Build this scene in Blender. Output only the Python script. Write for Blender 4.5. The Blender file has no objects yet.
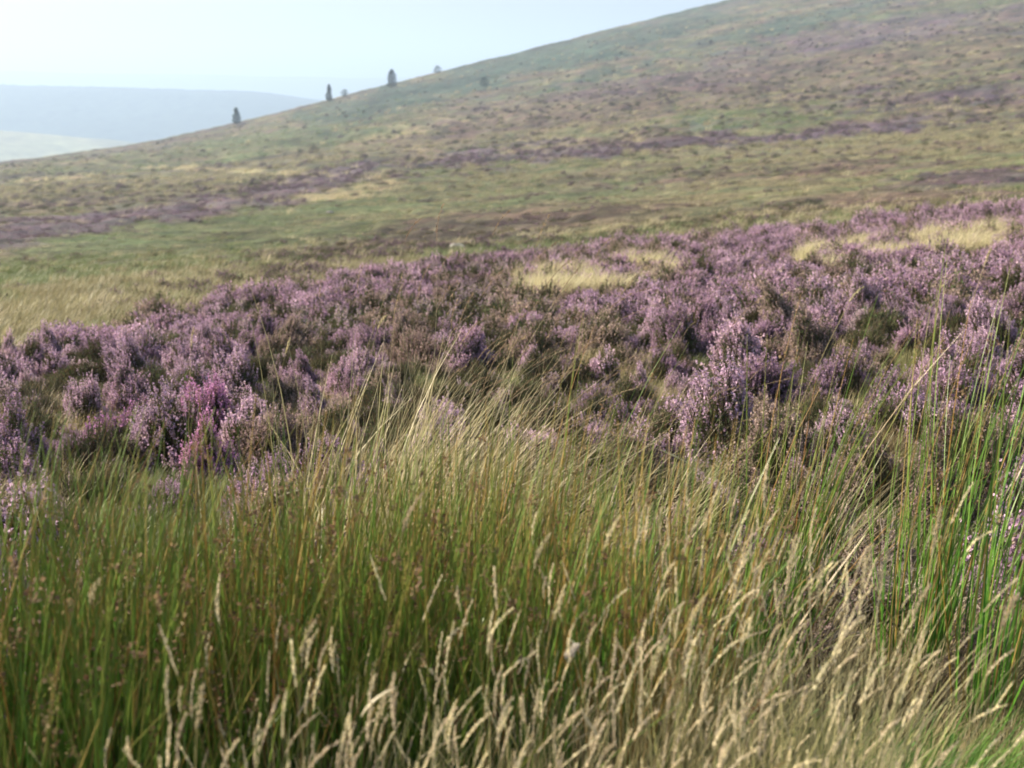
import bpy, math, random
import numpy as np

random.seed(7)
rng = np.random.default_rng(11)
S = bpy.context.scene
COL = S.collection
R_ = math.radians

# ------------------------------------------------------------------ camera
F = 1400.0                                   # focal length in pixels of the 1024 px wide frame
PITCH = math.atan(309 / F)                   # far horizon sits on row 75
cam = bpy.data.cameras.new('camera')
cam.sensor_width = 36
cam.lens = F / 1024 * 36
cam.clip_start = 0.05
cam.clip_end = 120000
cam.dof.use_dof = True
cam.dof.focus_distance = 5.2
cam.dof.aperture_fstop = 4.6
cam_ob = bpy.data.objects.new('camera', cam)
COL.objects.link(cam_ob)
cam_ob.rotation_euler = (math.pi / 2 - PITCH, 0, 0)
S.camera = cam_ob

# ------------------------------------------------------------------ sky, sun, exposure
SUN_AZ = R_(-72)       # measured from the view direction (+Y), negative = left
SUN_EL = R_(33)
world = bpy.data.worlds.new('World')
S.world = world
world.use_nodes = True
wn = world.node_tree
sky = wn.nodes.new('ShaderNodeTexSky')
sky.sky_type = 'NISHITA'
sky.sun_disc = False
sky.sun_elevation = SUN_EL
sky.sun_rotation = SUN_AZ
sky.altitude = 300
sky.air_density = 1.0
sky.dust_density = 5.0
sky.ozone_density = 0.9
wn.links.new(sky.outputs[0], wn.nodes['Background'].inputs[0])
wn.nodes['Background'].inputs[1].default_value = 0.094
sun = bpy.data.lights.new('sun', 'SUN')
sun.energy = 5.0
sun.angle = R_(0.6)
sun.color = (1.0, 0.89, 0.70)
sun_ob = bpy.data.objects.new('sun', sun)
COL.objects.link(sun_ob)
sun_ob.rotation_euler = (math.pi / 2 - SUN_EL, 0, -SUN_AZ + math.pi)
S.view_settings.view_transform = 'Standard'
S.view_settings.look = 'None'
S.view_settings.exposure = 1.34
S.view_settings.gamma = 1.0
S.view_settings.use_curve_mapping = False
S.cycles.use_denoising = True
S.cycles.max_bounces = 6
S.cycles.diffuse_bounces = 3
S.cycles.transmission_bounces = 3
S.cycles.transparent_max_bounces = 4
S.cycles.volume_bounces = 0
S.cycles.filter_width = 1.7

# ------------------------------------------------------------------ helpers
def tag(o, label=None, cat=None, group=None, kind=None):
    if label: o['label'] = label
    if cat: o['category'] = cat
    if group: o['group'] = group
    if kind: o['kind'] = kind
    return o

def vnoise(x, y, seed=0):
    x = np.asarray(x, float); y = np.asarray(y, float)
    xi = np.floor(x); yi = np.floor(y)
    fx = x - xi; fy = y - yi
    fx = fx * fx * (3 - 2 * fx); fy = fy * fy * (3 - 2 * fy)
    def h(a, b):
        s = np.sin(a * 127.1 + b * 311.7 + seed * 74.7) * 43758.5453
        return s - np.floor(s)
    return (h(xi, yi) * (1 - fx) + h(xi + 1, yi) * fx) * (1 - fy) + (h(xi, yi + 1) * (1 - fx) + h(xi + 1, yi + 1) * fx) * fy

def fbm(x, y, seed=0, oct=4):
    s = 0; a = 1; t = 0
    for i in range(oct):
        s = s + a * vnoise(x * 2 ** i + 17.3 * i, y * 2 ** i - 9.1 * i, seed + i)
        t += a; a *= 0.5
    return s / t

def sstep(a, b, x):
    t = np.clip((x - a) / (b - a), 0, 1)
    return t * t * (3 - 2 * t)

def mesh_np(name, V, Q=None, T=None, col=None, mats=(), midx=None, smooth=False):
    me = bpy.data.meshes.new(name)
    V = np.asarray(V, np.float32)
    loops = []; starts = []; n = 0
    if Q is not None and len(Q):
        Q = np.asarray(Q, np.int32); loops.append(Q.ravel()); starts.append(np.arange(len(Q)) * 4); n = len(Q) * 4
    if T is not None and len(T):
        T = np.asarray(T, np.int32); loops.append(T.ravel()); starts.append(n + np.arange(len(T)) * 3)
    L = np.concatenate(loops); P = np.concatenate(starts).astype(np.int32)
    me.vertices.add(len(V)); me.vertices.foreach_set('co', V.ravel())
    me.loops.add(len(L)); me.loops.foreach_set('vertex_index', L)
    me.polygons.add(len(P)); me.polygons.foreach_set('loop_start', P)
    if midx is not None:
        me.polygons.foreach_set('material_index', np.asarray(midx, np.int32))
    me.polygons.foreach_set('use_smooth', np.full(len(P), smooth))
    me.update(calc_edges=True)
    if col is not None:
        a = me.color_attributes.new('col', 'FLOAT_COLOR', 'POINT')
        c = np.ones((len(V), 4), np.float32); c[:, :3] = col
        a.data.foreach_set('color', c.ravel())
    for m in mats: me.materials.append(m)
    return me

def link(name, me, parent=None, loc=None):
    o = bpy.data.objects.new(name, me)
    COL.objects.link(o)
    if parent: o.parent = parent
    if loc is not None: o.location = loc
    return o

# collects strips, tubes and leaf-sized quads with a colour per vertex
class Geo:
    def __init__(s): s.V = []; s.Q = []; s.C = []; s.n = 0
    def add(s, V, Q, C):
        s.V.append(V); s.Q.append(Q + s.n); s.C.append(C); s.n += len(V)
    def sweep(s, P, W, C, k=2, face=None):
        """P [n,m,3] centre lines, W [n,m] half width, C [n,m,3]; k=2 ribbon, k>=3 tube"""
        n, m, _ = P.shape
        d = P[:, -1] - P[:, 0]
        if face is None:
            a = rng.uniform(0, 2 * np.pi, n); face = np.stack([np.cos(a), np.sin(a), 0 * a], 1)
        side = face - d * (np.sum(face * d, 1) / np.maximum(np.sum(d * d, 1), 1e-9))[:, None]
        side /= np.linalg.norm(side, axis=1)[:, None] + 1e-9
        other = np.cross(d, side); other /= np.linalg.norm(other, axis=1)[:, None] + 1e-9
        if k == 2:
            off = np.stack([side, -side], 1)
        else:
            off = np.stack([side * math.cos(2 * math.pi * i / k) + other * math.sin(2 * math.pi * i / k) for i in range(k)], 1)
        V = P[:, :, None, :] + W[:, :, None, None] * off[:, None, :, :]
        idx = np.arange(n * m * k).reshape(n, m, k)
        qs = []
        for j in range(k if k > 2 else 1):
            j2 = (j + 1) % k
            qs.append(np.stack([idx[:, :-1, j], idx[:, :-1, j2], idx[:, 1:, j2], idx[:, 1:, j]], -1).reshape(-1, 4))
        s.add(V.reshape(-1, 3), np.concatenate(qs), np.repeat(C[:, :, None, :], k, 2).reshape(-1, 3))
    def quads(s, P, U, Vv, C):
        """diamonds centred at P with half axes U and Vv"""
        n = len(P)
        V = np.stack([P - U, P + Vv, P + U, P - Vv], 1).reshape(-1, 3)
        s.add(V, np.arange(n * 4).reshape(n, 4), np.repeat(C, 4, 0))
    def mesh(s, name, mats):
        return mesh_np(name, np.concatenate(s.V), np.concatenate(s.Q), col=np.concatenate(s.C), mats=mats)

def rdir(n):
    v = rng.normal(size=(n, 3)); return v / np.linalg.norm(v, axis=1)[:, None]

# ------------------------------------------------------------------ materials
def new_mat(name):
    m = bpy.data.materials.new(name); m.use_nodes = True
    nt = m.node_tree; nt.nodes.clear()
    return m, nt, nt.nodes, nt.links

def plant_mat(name, rough=0.6, trans=0.3, spec=0.25, objcol=False, vary=0.25, hue=0.015):
    m, nt, N, L = new_mat(name)
    out = N.new('ShaderNodeOutputMaterial')
    at = N.new('ShaderNodeVertexColor'); at.layer_name = 'col'
    oi = N.new('ShaderNodeObjectInfo')
    hs = N.new('ShaderNodeHueSaturation')
    c = at.outputs['Color']
    if objcol:
        mx = N.new('ShaderNodeMix'); mx.data_type = 'RGBA'; mx.blend_type = 'MULTIPLY'
        mx.inputs[0].default_value = 1
        L.new(c, mx.inputs[6]); L.new(oi.outputs['Color'], mx.inputs[7]); c = mx.outputs[2]
    tc = N.new('ShaderNodeNewGeometry')
    nz = N.new('ShaderNodeTexNoise'); nz.inputs['Scale'].default_value = 9.0
    L.new(tc.outputs['Position'], nz.inputs['Vector'])
    ad = N.new('ShaderNodeMath'); ad.operation = 'ADD'
    L.new(oi.outputs['Random'], ad.inputs[0]); L.new(nz.outputs['Fac'], ad.inputs[1])
    mr = N.new('ShaderNodeMapRange'); mr.inputs[1].default_value = 0.3; mr.inputs[2].default_value = 1.7
    mr.inputs[3].default_value = 1 - vary; mr.inputs[4].default_value = 1 + vary
    L.new(ad.outputs[0], mr.inputs[0]); L.new(mr.outputs[0], hs.inputs['Value'])
    mh = N.new('ShaderNodeMapRange'); mh.inputs[3].default_value = 0.5 - hue; mh.inputs[4].default_value = 0.5 + hue
    L.new(oi.outputs['Random'], mh.inputs[0]); L.new(mh.outputs[0], hs.inputs['Hue'])
    L.new(c, hs.inputs['Color'])
    b = N.new('ShaderNodeBsdfPrincipled')
    b.inputs['Roughness'].default_value = rough
    b.inputs['Specular IOR Level'].default_value = spec
    L.new(hs.outputs[0], b.inputs['Base Color'])
    tr = N.new('ShaderNodeBsdfTranslucent'); L.new(hs.outputs[0], tr.inputs['Color'])
    ms = N.new('ShaderNodeMixShader'); ms.inputs[0].default_value = trans
    L.new(b.outputs[0], ms.inputs[1]); L.new(tr.outputs[0], ms.inputs[2])
    L.new(ms.outputs[0], out.inputs['Surface'])
    return m

M_FOL = plant_mat('heather_foliage', 0.7, 0.25, 0.2, vary=0.3)
M_FLO = plant_mat('heather_flowers', 0.7, 0.35, 0.1, objcol=True, vary=0.22, hue=0.012)
M_WOOD = plant_mat('heather_wood', 0.8, 0.0, 0.2)
M_RUSH = plant_mat('rush_stem', 0.38, 0.28, 0.5, vary=0.2)
M_GRASS = plant_mat('grass_blade', 0.5, 0.35, 0.35, vary=0.25)
M_SEED = plant_mat('seed_head', 0.7, 0.4, 0.2, vary=0.2)
M_CON = plant_mat('conifer_needles', 0.7, 0.1, 0.2)

# ------------------------------------------------------------------ the lie of the land
CP, SP = math.cos(PITCH), math.sin(PITCH)
FE = F / CP
def az_of(u): return np.arctan((np.asarray(u, float) - 512) / FE)
def slope_of(v, az):
    k = (v - 384) / F
    return np.cos(az) * (k * CP + SP) / (CP - k * SP)
def project(x, y, z):
    fwd = y * CP - z * SP; up = y * SP + z * CP
    fwd = np.where(np.abs(fwd) < 1e-6, 1e-6, fwd)
    return 512 + F * x / fwd, 384 - F * up / fwd

RR = np.array([3, 5, 8, 12, 20, 35, 60, 110.0])
TL = np.array([834, 602, 470, 385, 322, 282, 255, 230.0])
TM = np.array([834, 598, 455, 360, 293, 252, 222, 196.0])
TR = np.array([830, 585, 430, 330, 262, 215, 185, 155.0])
SKU = np.array([-300, 0, 128, 240, 320, 385, 480, 600, 720, 1024, 1300.0])
SKV = np.array([205, 166, 148, 124, 103, 86, 62, 31, 1, -62, -100.0])
def skyline(u):
    r = 0
    for d in (-36, -18, 0, 18, 36): r = r + np.interp(u + d, SKU, SKV)
    return r / 5
def ridge_r(u): return np.interp(u, [-300, 0, 512, 1024, 1300], [380, 450, 760, 950, 1000])

def catmull(xs, ys, x):
    """ys [len(xs), ...] broadcast columns; monotone-ish cubic"""
    i = np.clip(np.searchsorted(xs, x) - 1, 0, len(xs) - 2)
    n = len(xs)
    def Y(j):
        j = np.clip(j, 0, n - 1); return ys[j, np.arange(ys.shape[1])] if ys.ndim == 2 else ys[j]
    x0 = xs[i]; x1 = xs[i + 1]; t = np.clip((x - x0) / (x1 - x0), 0, 1)
    y0, y1 = Y(i), Y(i + 1)
    im, ip = np.clip(i - 1, 0, n - 1), np.clip(i + 2, 0, n - 1)
    m0 = (y1 - Y(i - 1)) / (x1 - xs[im]); m1 = (Y(i + 2) - y0) / (xs[ip] - x0)
    h = x1 - x0
    return (2*t**3-3*t**2+1)*y0 + (t**3-2*t**2+t)*h*m0 + (-2*t**3+3*t**2)*y1 + (t**3-t**2)*h*m1

def ground(x, y, rough=True):
    shp = np.shape(x)
    x = np.atleast_1d(np.asarray(x, float)).ravel(); y = np.atleast_1d(np.asarray(y, float)).ravel()
    r = np.hypot(x, y) + 1e-6
    az0 = np.arctan2(x, y)
    az = np.clip(az0, -0.62, 0.62)
    u = np.clip(512 + FE * np.tan(az), -300, 1300)
    q = (u - 512) / 512
    sk = skyline(u)
    cols = []
    for a, b, c in zip(TL, TM, TR):
        cols.append(b + (c - a) / 2 * q + (a + c - 2 * b) / 2 * np.clip(q, -1.3, 1.3) ** 2)
    base = cols[-1]
    rid = ridge_r(u)
    f1 = np.interp(u, [0, 512, 1024], [0.36, 0.28, 0.26]); f2 = np.interp(u, [0, 512, 1024], [0.72, 0.62, 0.60])
    cols += [base + (sk - base) * f1, base + (sk - base) * f2, sk]
    Y = np.stack(cols)                                   # [11, n]
    X = np.concatenate([np.log(RR), [0, 0, 0]])
    s = np.where(r <= 110, np.interp(np.log(r), np.log(RR), np.arange(8)), 7 + 3 * np.log(np.maximum(r, 110) / 110) / np.log(rid / 110))
    v = catmull(np.arange(11.0), Y, np.minimum(s, 10))
    t = slope_of(v, az)
    near = -1.6 - 0.05 * np.clip(r, 0, 3)
    z = -t * r
    w = sstep(2.2, 3.2, r)
    z = near * (1 - w) + z * w
    # beyond the ridge the hill drops to the valley
    over = np.clip(r - rid, 0, None)
    zr = -slope_of(sk, az) * rid
    zb = zr - 0.0009 * over ** 2
    zb = np.where(over > 180, zr - 0.0009 * 180 ** 2 - (over - 180) * 0.33, zb)
    z = np.where(r > rid, np.maximum(zb, -215), z)
    # behind the photographer: a gentle rise
    back = sstep(0.75, 1.6, np.abs(az0))
    z = z * (1 - back) + (-1.7 + 0.02 * r * (r < 900) + (r >= 900) * 18) * back
    if rough:
        amp = np.clip(r / 60, 0, 1)
        z = z + amp * (fbm(x / 14, y / 14, 3, 3) - .5) * 0.9 * sstep(20, 60, r) + (fbm(x / 1.7, y / 1.7, 5, 3) - .5) * 0.16 * sstep(1.5, 6, r)
        z = z + ((fbm(x / 60, y / 60, 8, 3) - .5) * 3.6 + (fbm(x / 16, y / 16, 9, 3) - .5) * 2.2) * sstep(90, 260, r) * (1 - 0.75 * sstep(0.8, 1.0, r / rid))
    return z.reshape(shp)

def at(u, v):
    """ground point seen at a pixel"""
    k = (v - 384) / F; a = (u - 512) / F
    d = np.array([a, CP - k * SP, -(SP + k * CP)])
    rs = np.exp(np.linspace(math.log(1.0), math.log(1200), 1500)) / math.hypot(d[0], d[1])
    P = rs[:, None] * d[None]
    g = ground(P[:, 0], P[:, 1])
    i = np.argmax(P[:, 2] < g)
    return P[i, 0], P[i, 1], float(g[i])
def at_r(u, r):
    a = float(az_of(u)); x, y = r * math.sin(a), r * math.cos(a)
    return x, y, float(ground(x, y))

# kinds of ground cover: 0 green 1 olive 2 straw 3 purple heather 4 brown heather 5 bracken 6 dark peat
CLS = np.array([[.078, .090, .044], [.112, .102, .058], [.30, .255, .150], [.076, .056, .074], [.084, .062, .050], [.040, .060, .044], [.040, .036, .032]])
BL = [  # u, v, half length, half height, tilt (deg, up to the right), kind, strength
 (170, 250, 260, 26, 10, 0, 2.2), (90, 295, 160, 14, 12, 1, 1.0), (60, 318, 120, 9, 14, 2, .35), (130, 300, 60, 6, 14, 4, .8), (20, 330, 60, 6, 14, 1, .8), (330, 225, 240, 9, 10, 1, 1.0),
 (70, 232, 130, 9, 9, 3, 1.7), (250, 200, 130, 7, 12, 3, 1.5), (420, 168, 130, 4.5, 8, 3, 1.9), (590, 155, 110, 4, 5, 3, 1.9),
 (850, 131, 100, 6, 7, 3, 1.8), (730, 142, 60, 3.5, 5, 3, 1.5), (420, 240, 150, 14, 12, 4, 1.6), (560, 222, 140, 10, 9, 4, 1.3), (300, 275, 130, 8, 12, 4, 1.1),
 (850, 171, 55, 6, 5, 4, 2.2), (640, 182, 80, 4, 6, 4, 1.5), (880, 200, 120, 9, 8, 4, 1.2), (980, 185, 90, 7, 6, 3, .9),
 (355, 195, 60, 4.5, 6, 2, 1.8), (470, 185, 90, 5, 8, 1, 1.3), (650, 170, 200, 9, 5, 0, .9), (900, 150, 190, 9, 5, 1, 1.5), (640, 205, 150, 9, 7, 1, 1.1), (560, 200, 90, 10, 6, 0, 1.3),
 (1000, 222, 90, 5, 8, 2, 1.3), (780, 150, 200, 6, 6, 1, 1.0),
 (240, 150, 220, 11, 8, 0, 1.1), (120, 185, 180, 9, 6, 1, .8), (60, 200, 120, 8, 7, 4, .9),
 (450, 84, 130, 12, 17, 5, 2.6), (600, 50, 90, 10, 14, 5, 1.6), (800, 22, 90, 8, 12, 5, 1.5), (700, 10, 90, 10, 17, 5, 0.8), (700, 127, 32, 6, 4, 5, 2.0), (620, 72, 100, 4, 12, 5, 1.2),
 (350, 120, 50, 4, 10, 5, 1.4), (300, 128, 90, 6, 14, 0, 1.0),
 (540, 115, 160, 16, 10, 4, 1.2), (800, 80, 230, 20, 8, 4, 1.0), (640, 90, 140, 9, 8, 3, 1.0), (960, 95, 120, 10, 6, 3, .7), (760, 118, 120, 8, 4, 0, 1.2), (560, 132, 120, 5, 6, 1, 1.0),
 (950, 60, 150, 9, 10, 1, 1.1), (900, 30, 160, 9, 9, 3, .8), (1000, 5, 100, 8, 9, 0, .9), (620, 105, 90, 5, 5, 1, .9), (420, 130, 120, 5, 10, 2, .6),
 (18, 178, 26, 1.8, 3, 6, 2.4), (95, 172, 42, 1.8, 6, 6, 2.4), (250, 176, 90, 1.3, -3, 6, 1.2), (235, 173, 110, 1.2, -3, 2, 2.2), (360, 118, 50, 1.6, 10, 6, 1.6), (60, 181, 60, 1.2, 4, 2, 1.2),
]
def cover(x, y):
    z = ground(x, y)
    r = np.hypot(x, y)
    yy = np.maximum(y, 1e-3)
    u, v = project(x, yy, z)
    # wobble the patch edges
    wu = (fbm(u / 60, v / 9, 31, 4) - .5) * 90; wv = (fbm(u / 30, v / 5, 32, 4) - .5) * 24
    U = u + wu; Vv = v + wv
    W = [np.zeros_like(r) + .001 for _ in range(7)]
    n1 = fbm(x / 9, y / 9, 41, 4); n2 = fbm(x / 22, y / 22, 43, 4); n3 = fbm(x / 5, y / 5, 47, 3)
    W[0] += sstep(.45, .62, n1) * .8 + .1
    W[1] += sstep(.42, .6, n3) * .8 + .15
    W[2] += sstep(.62, .74, n2) * .5
    W[4] += sstep(.48, .62, n2) * .9 + .1
    W[3] += sstep(.55, .68, 1 - n1) * .6
    s1 = fbm(x / 55, y / 11 - x / 50, 141, 4); s2 = fbm(x / 40, y / 8 - x / 38, 142, 4); fw = sstep(60, 200, r)
    W[4] += fw * sstep(.50, .62, s1) * 1.2; W[1] += fw * sstep(.52, .64, s2) * .9; W[3] += fw * sstep(.54, .66, 1 - s1) * .8; W[5] += fw * sstep(.55, .68, 1 - s2) * .6
    for (bu, bv, ru, rv, an, k, st) in BL:
        c, s = math.cos(R_(an)), math.sin(R_(an))
        UU, VV = (U, Vv) if rv > 2 else (u, v + wv * .12)
        du = (UU - bu) * c - (VV - bv) * s; dv = (UU - bu) * s + (VV - bv) * c
        W[k] = W[k] + st * (.5 + 1.2 * fbm(x / 6 + k * 9, y / 6, 35 + k, 4) + 1.0 * fbm(x / 2.2, y / 2.2 + k * 5, 45 + k, 2)) * (1.9 if k in (3, 5) else 1.3) * np.exp(-((du / ru) ** 2 + (dv / rv) ** 2) ** 1.3)
    W = np.stack(W, -1) ** 1.5
    return W / W.sum(-1, keepdims=True)

def belt(x, y):
    """1 inside the near belt of flowering heather"""
    r = np.hypot(x, y); az = np.arctan2(x, y); u = 512 + FE * np.tan(np.clip(az, -1, 1))
    far = np.interp(u, [-300, 0, 150, 300, 430, 560, 800, 1024, 1300], [10, 13.5, 18, 21, 26, 28, 33, 37, 42])
    near = np.interp(u, [-300, 0, 250, 450, 650, 760, 1024, 1300], [3.6, 3.8, 4.1, 4.2, 3.5, 3.3, 3.9, 3.9])
    far = far * (1 + .12 * (fbm(x / 2.5, y / 2.5, 77, 3) - .5))
    b = (r > near) & (r < far)
    # blond grass gaps
    z = ground(x, y); pu, pv = project(x, np.maximum(y, .1), z)
    def gap(gu, gv, ru, rv, t):
        c, s = math.cos(R_(t)), math.sin(R_(t)); du = (pu-gu)*c-(pv-gv)*s; dv = (pu-gu)*s+(pv-gv)*c
        return ((du/ru)**2 + (dv/rv)**2) < 1 + 2.6 * (fbm(x/.9, y/.9, 78, 3)-.5)
    g = gap(585, 293, 100, 15, 9) | gap(915, 257, 120, 12, 7)
    g = g & (fbm(x/.8, y/.8, 79, 3) > .51)
    return b & ~g, g & b

# terrain sheet
azs = np.concatenate([np.linspace(-math.pi, -0.66, 60, endpoint=False), np.linspace(-0.66, 0.66, 760, endpoint=False), np.linspace(0.66, math.pi, 60)])
rs = np.exp(np.linspace(math.log(0.25), math.log(1900), 900))
A, Rg = np.meshgrid(azs, rs, indexing='ij')
X = Rg * np.sin(A); Y = Rg * np.cos(A)
Z = ground(X, Y)
W = cover(X.ravel(), Y.ravel())
hz = (W[:, 3] + W[:, 4]).reshape(X.shape); gz = (W[:, 1] + W[:, 2] + W[:, 0]).reshape(X.shape)
sz = np.clip(Rg / 60, .35, 6)
Z += hz * (fbm(X / (.9 * np.sqrt(sz)), Y / (.9 * np.sqrt(sz)), 51, 2)) * .45 * sstep(25, 60, Rg) * np.sqrt(np.clip(sz, 1, 4))
Z += gz * (fbm(X / (.8 * np.sqrt(sz)), Y / (.8 * np.sqrt(sz)), 53, 2)) * .28 * sstep(25, 60, Rg) * np.sqrt(np.clip(sz, 1, 4))
Cc = W @ CLS
mott = (fbm(X.ravel() / 3.1, Y.ravel() / 3.1, 61, 4) - .5) * 1.1 + (fbm(X.ravel() / 1.4, Y.ravel() / 1.4, 67, 3) - .5) * .8 + (fbm(X.ravel() / 11, Y.ravel() / 11, 63, 4) - .5) * .8 + (fbm(X.ravel() / 38, Y.ravel() / 38, 64, 3) - .5) * .4
Cc *= np.clip(1 + mott, .35, 1.9)[:, None]
tint = fbm(X.ravel() / 3, Y.ravel() / 3, 66, 4)[:, None]
Cc *= 1 + (tint - .5) * np.array([[.5, -.05, .25]])
nearw = (1 - sstep(12, 34, Rg.ravel()))[:, None]
soil = np.array([.050, .042, .028])[None] * (.7 + .6 * fbm(X.ravel() * 2, Y.ravel() * 2, 62, 3))[:, None]
inb, gapm = belt(X.ravel(), Y.ravel())
Cc = Cc * (1 - nearw) + soil * nearw
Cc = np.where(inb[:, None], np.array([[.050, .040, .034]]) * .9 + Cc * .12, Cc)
Cc = np.where(gapm[:, None], np.array([[.22, .19, .10]]), Cc)
na, nr = X.shape
idx = np.arange(na * nr).reshape(na, nr)
Q = np.stack([idx[:-1, :-1], idx[:-1, 1:], idx[1:, 1:], idx[1:, :-1]], -1).reshape(-1, 4)

def terrain_mat(name, bump=.5, scale=2.2, dist=.25):
    m, nt, N, L = new_mat(name)
    out = N.new('ShaderNodeOutputMaterial'); b = N.new('ShaderNodeBsdfPrincipled')
    b.inputs['Roughness'].default_value = .9; b.inputs['Specular IOR Level'].default_value = .1
    at_ = N.new('ShaderNodeVertexColor'); at_.layer_name = 'col'
    g = N.new('ShaderNodeNewGeometry')
    n1 = N.new('ShaderNodeTexNoise'); n1.inputs['Scale'].default_value = scale; n1.inputs['Detail'].default_value = 6; n1.inputs['Roughness'].default_value = .7
    n2 = N.new('ShaderNodeTexNoise'); n2.inputs['Scale'].default_value = scale * .16; n2.inputs['Detail'].default_value = 8; n2.inputs['Roughness'].default_value = .7
    L.new(g.outputs['Position'], n1.inputs['Vector']); L.new(g.outputs['Position'], n2.inputs['Vector'])
    mr = N.new('ShaderNodeMapRange'); mr.inputs[1].default_value = .3; mr.inputs[2].default_value = .7; mr.inputs[3].default_value = .55; mr.inputs[4].default_value = 1.45
    mr2 = N.new('ShaderNodeMapRange'); mr2.inputs[1].default_value = .3; mr2.inputs[2].default_value = .7; mr2.inputs[3].default_value = .65; mr2.inputs[4].default_value = 1.35
    L.new(n1.outputs['Fac'], mr.inputs[0]); L.new(n2.outputs['Fac'], mr2.inputs[0])
    mu = N.new('ShaderNodeMath'); mu.operation = 'MULTIPLY'; L.new(mr.outputs[0], mu.inputs[0]); L.new(mr2.outputs[0], mu.inputs[1])
    hs = N.new('ShaderNodeHueSaturation'); L.new(at_.outputs['Color'], hs.inputs['Color']); L.new(mu.outputs[0], hs.inputs['Value'])
    mh = N.new('ShaderNodeMapRange'); mh.inputs[1].default_value = .3; mh.inputs[2].default_value = .7; mh.inputs[3].default_value = .47; mh.inputs[4].default_value = .53
    L.new(n2.outputs['Fac'], mh.inputs[0]); L.new(mh.outputs[0], hs.inputs['Hue'])
    L.new(hs.outputs[0], b.inputs['Base Color'])
    bu = N.new('ShaderNodeBump'); bu.inputs['Strength'].default_value = bump; bu.inputs['Distance'].default_value = dist
    L.new(n1.outputs['Fac'], bu.inputs['Height']); L.new(bu.outputs[0], b.inputs['Normal'])
    L.new(b.outputs[0], out.inputs['Surface'])
    return m
M_TER = terrain_mat('moor_ground', .8, 2.0, .35)
ter = link('moorland', mesh_np('moorland', np.stack([X.ravel(), Y.ravel(), Z.ravel()], 1), Q, col=Cc, mats=[M_TER], smooth=True))
tag(ter, 'heather and grass moorland rising to a hill on the right', kind='structure')

# valley floor and far hills
def ring_sheet(name, r0, r1, nr, a0, a1, na, hf, cf, mat):
    aa = np.linspace(a0, a1, na); rr = np.exp(np.linspace(math.log(r0), math.log(r1), nr))
    A, Rr = np.meshgrid(aa, rr, indexing='ij'); x = Rr * np.sin(A); y = Rr * np.cos(A)
    z = hf(x, y, A, Rr); c = cf(x.ravel(), y.ravel())
    i = np.arange(na * nr).reshape(na, nr)
    q = np.stack([i[:-1, :-1], i[:-1, 1:], i[1:, 1:], i[1:, :-1]], -1).reshape(-1, 4)
    return link(name, mesh_np(name, np.stack([x.ravel(), y.ravel(), z.ravel()], 1), q, col=c, mats=[mat], smooth=True))
M_FAR = terrain_mat('far_ground', .6, .03, 8)
def valley_col(x, y):
    n = fbm(x / 420, y / 420, 91, 2); m = vnoise(x / 260, y / 330, 92)
    g = np.array([.11, .15, .06]); st = np.array([.30, .27, .14]); wd = np.array([.03, .05, .03])
    c = g[None] * np.ones((len(x), 1)); c = np.where((m > .55)[:, None], st[None], c); c = np.where((n > .62)[:, None], wd[None], c)
    return c
vf = ring_sheet('valley_floor', 900, 42000, 260, -math.pi, math.pi, 500,
    lambda x, y, A, r: -205 + (fbm(x / 900, y / 900, 93, 3) - .5) * 30 + sstep(9000, 26000, r) * 150 + sstep(2500, 5000, r) * 15, valley_col, M_FAR)
tag(vf, 'pale farmland valley floor fading into haze', kind='structure')

def pale_field_h(x, y, A, r):
    # low spur of pale pasture in the valley, lower left
    u = 512 + FE * np.tan(A)
    top = np.interp(u, [-500, 0, 110, 200, 420], [132, 131, 140, 152, 175])
    zt = -slope_of(top, A) * 2600
    return -214 + (zt + 214) * np.exp(-((r - 2600) / 420) ** 2) + (fbm(x / 90, y / 90, 96, 2) - .5) * 4
pf = ring_sheet('pasture_hill', 1700, 3600, 60, az_of(-700), az_of(430), 120, pale_field_h,
    lambda x, y: np.where((vnoise(x / 240, y / 240, 97) > .5)[:, None], np.array([[.12, .145, .07]]), np.array([[.21, .20, .11]])), M_FAR)
tag(pf, 'pale pasture hill in the valley at lower left', kind='structure')
def wood_h(x, y, A, r):
    u = 512 + FE * np.tan(A)
    top = np.interp(u, [-700, 0, 130, 255, 315, 400, 560], [84, 87, 90, 94, 102, 118, 150])
    zt = -slope_of(top, A) * 4300
    return -208 + (zt + 208) * np.exp(-(np.abs(r - 4300) / 900) ** 2.2) + (vnoise(x / 22, y / 22, 98)) * 9
wh = ring_sheet('wooded_hill', 3000, 6200, 200, az_of(-900), az_of(600), 700, wood_h,
    lambda x, y: np.array([[.028, .045, .030]]) * (.8 + .5 * fbm(x / 300, y / 300, 99, 3))[:, None], M_FAR)
tag(wh, 'long dark wooded hill across the valley', kind='structure')
def far_h(x, y, A, r):
    u = 512 + FE * np.tan(A)
    top = np.interp(u, [-900, 0, 150, 420, 700, 1500], [68, 71, 74, 78, 76, 60]) + (fbm(u / 90, u * 0, 101, 3) - .5) * 5
    zt = -slope_of(top, A) * 9000
    return -208 + (zt + 208) * np.exp(-(np.abs(r - 9000) / 1700) ** 2)
fh = ring_sheet('far_hills', 6500, 12500, 60, az_of(-1100), az_of(1700), 260, far_h,
    lambda x, y: np.array([[.08, .10, .055]]) * (.6 + .8 * fbm(x / 500, y / 500, 102, 3))[:, None], M_FAR)
tag(fh, 'faint far hills on the hazy horizon', kind='structure')

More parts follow.
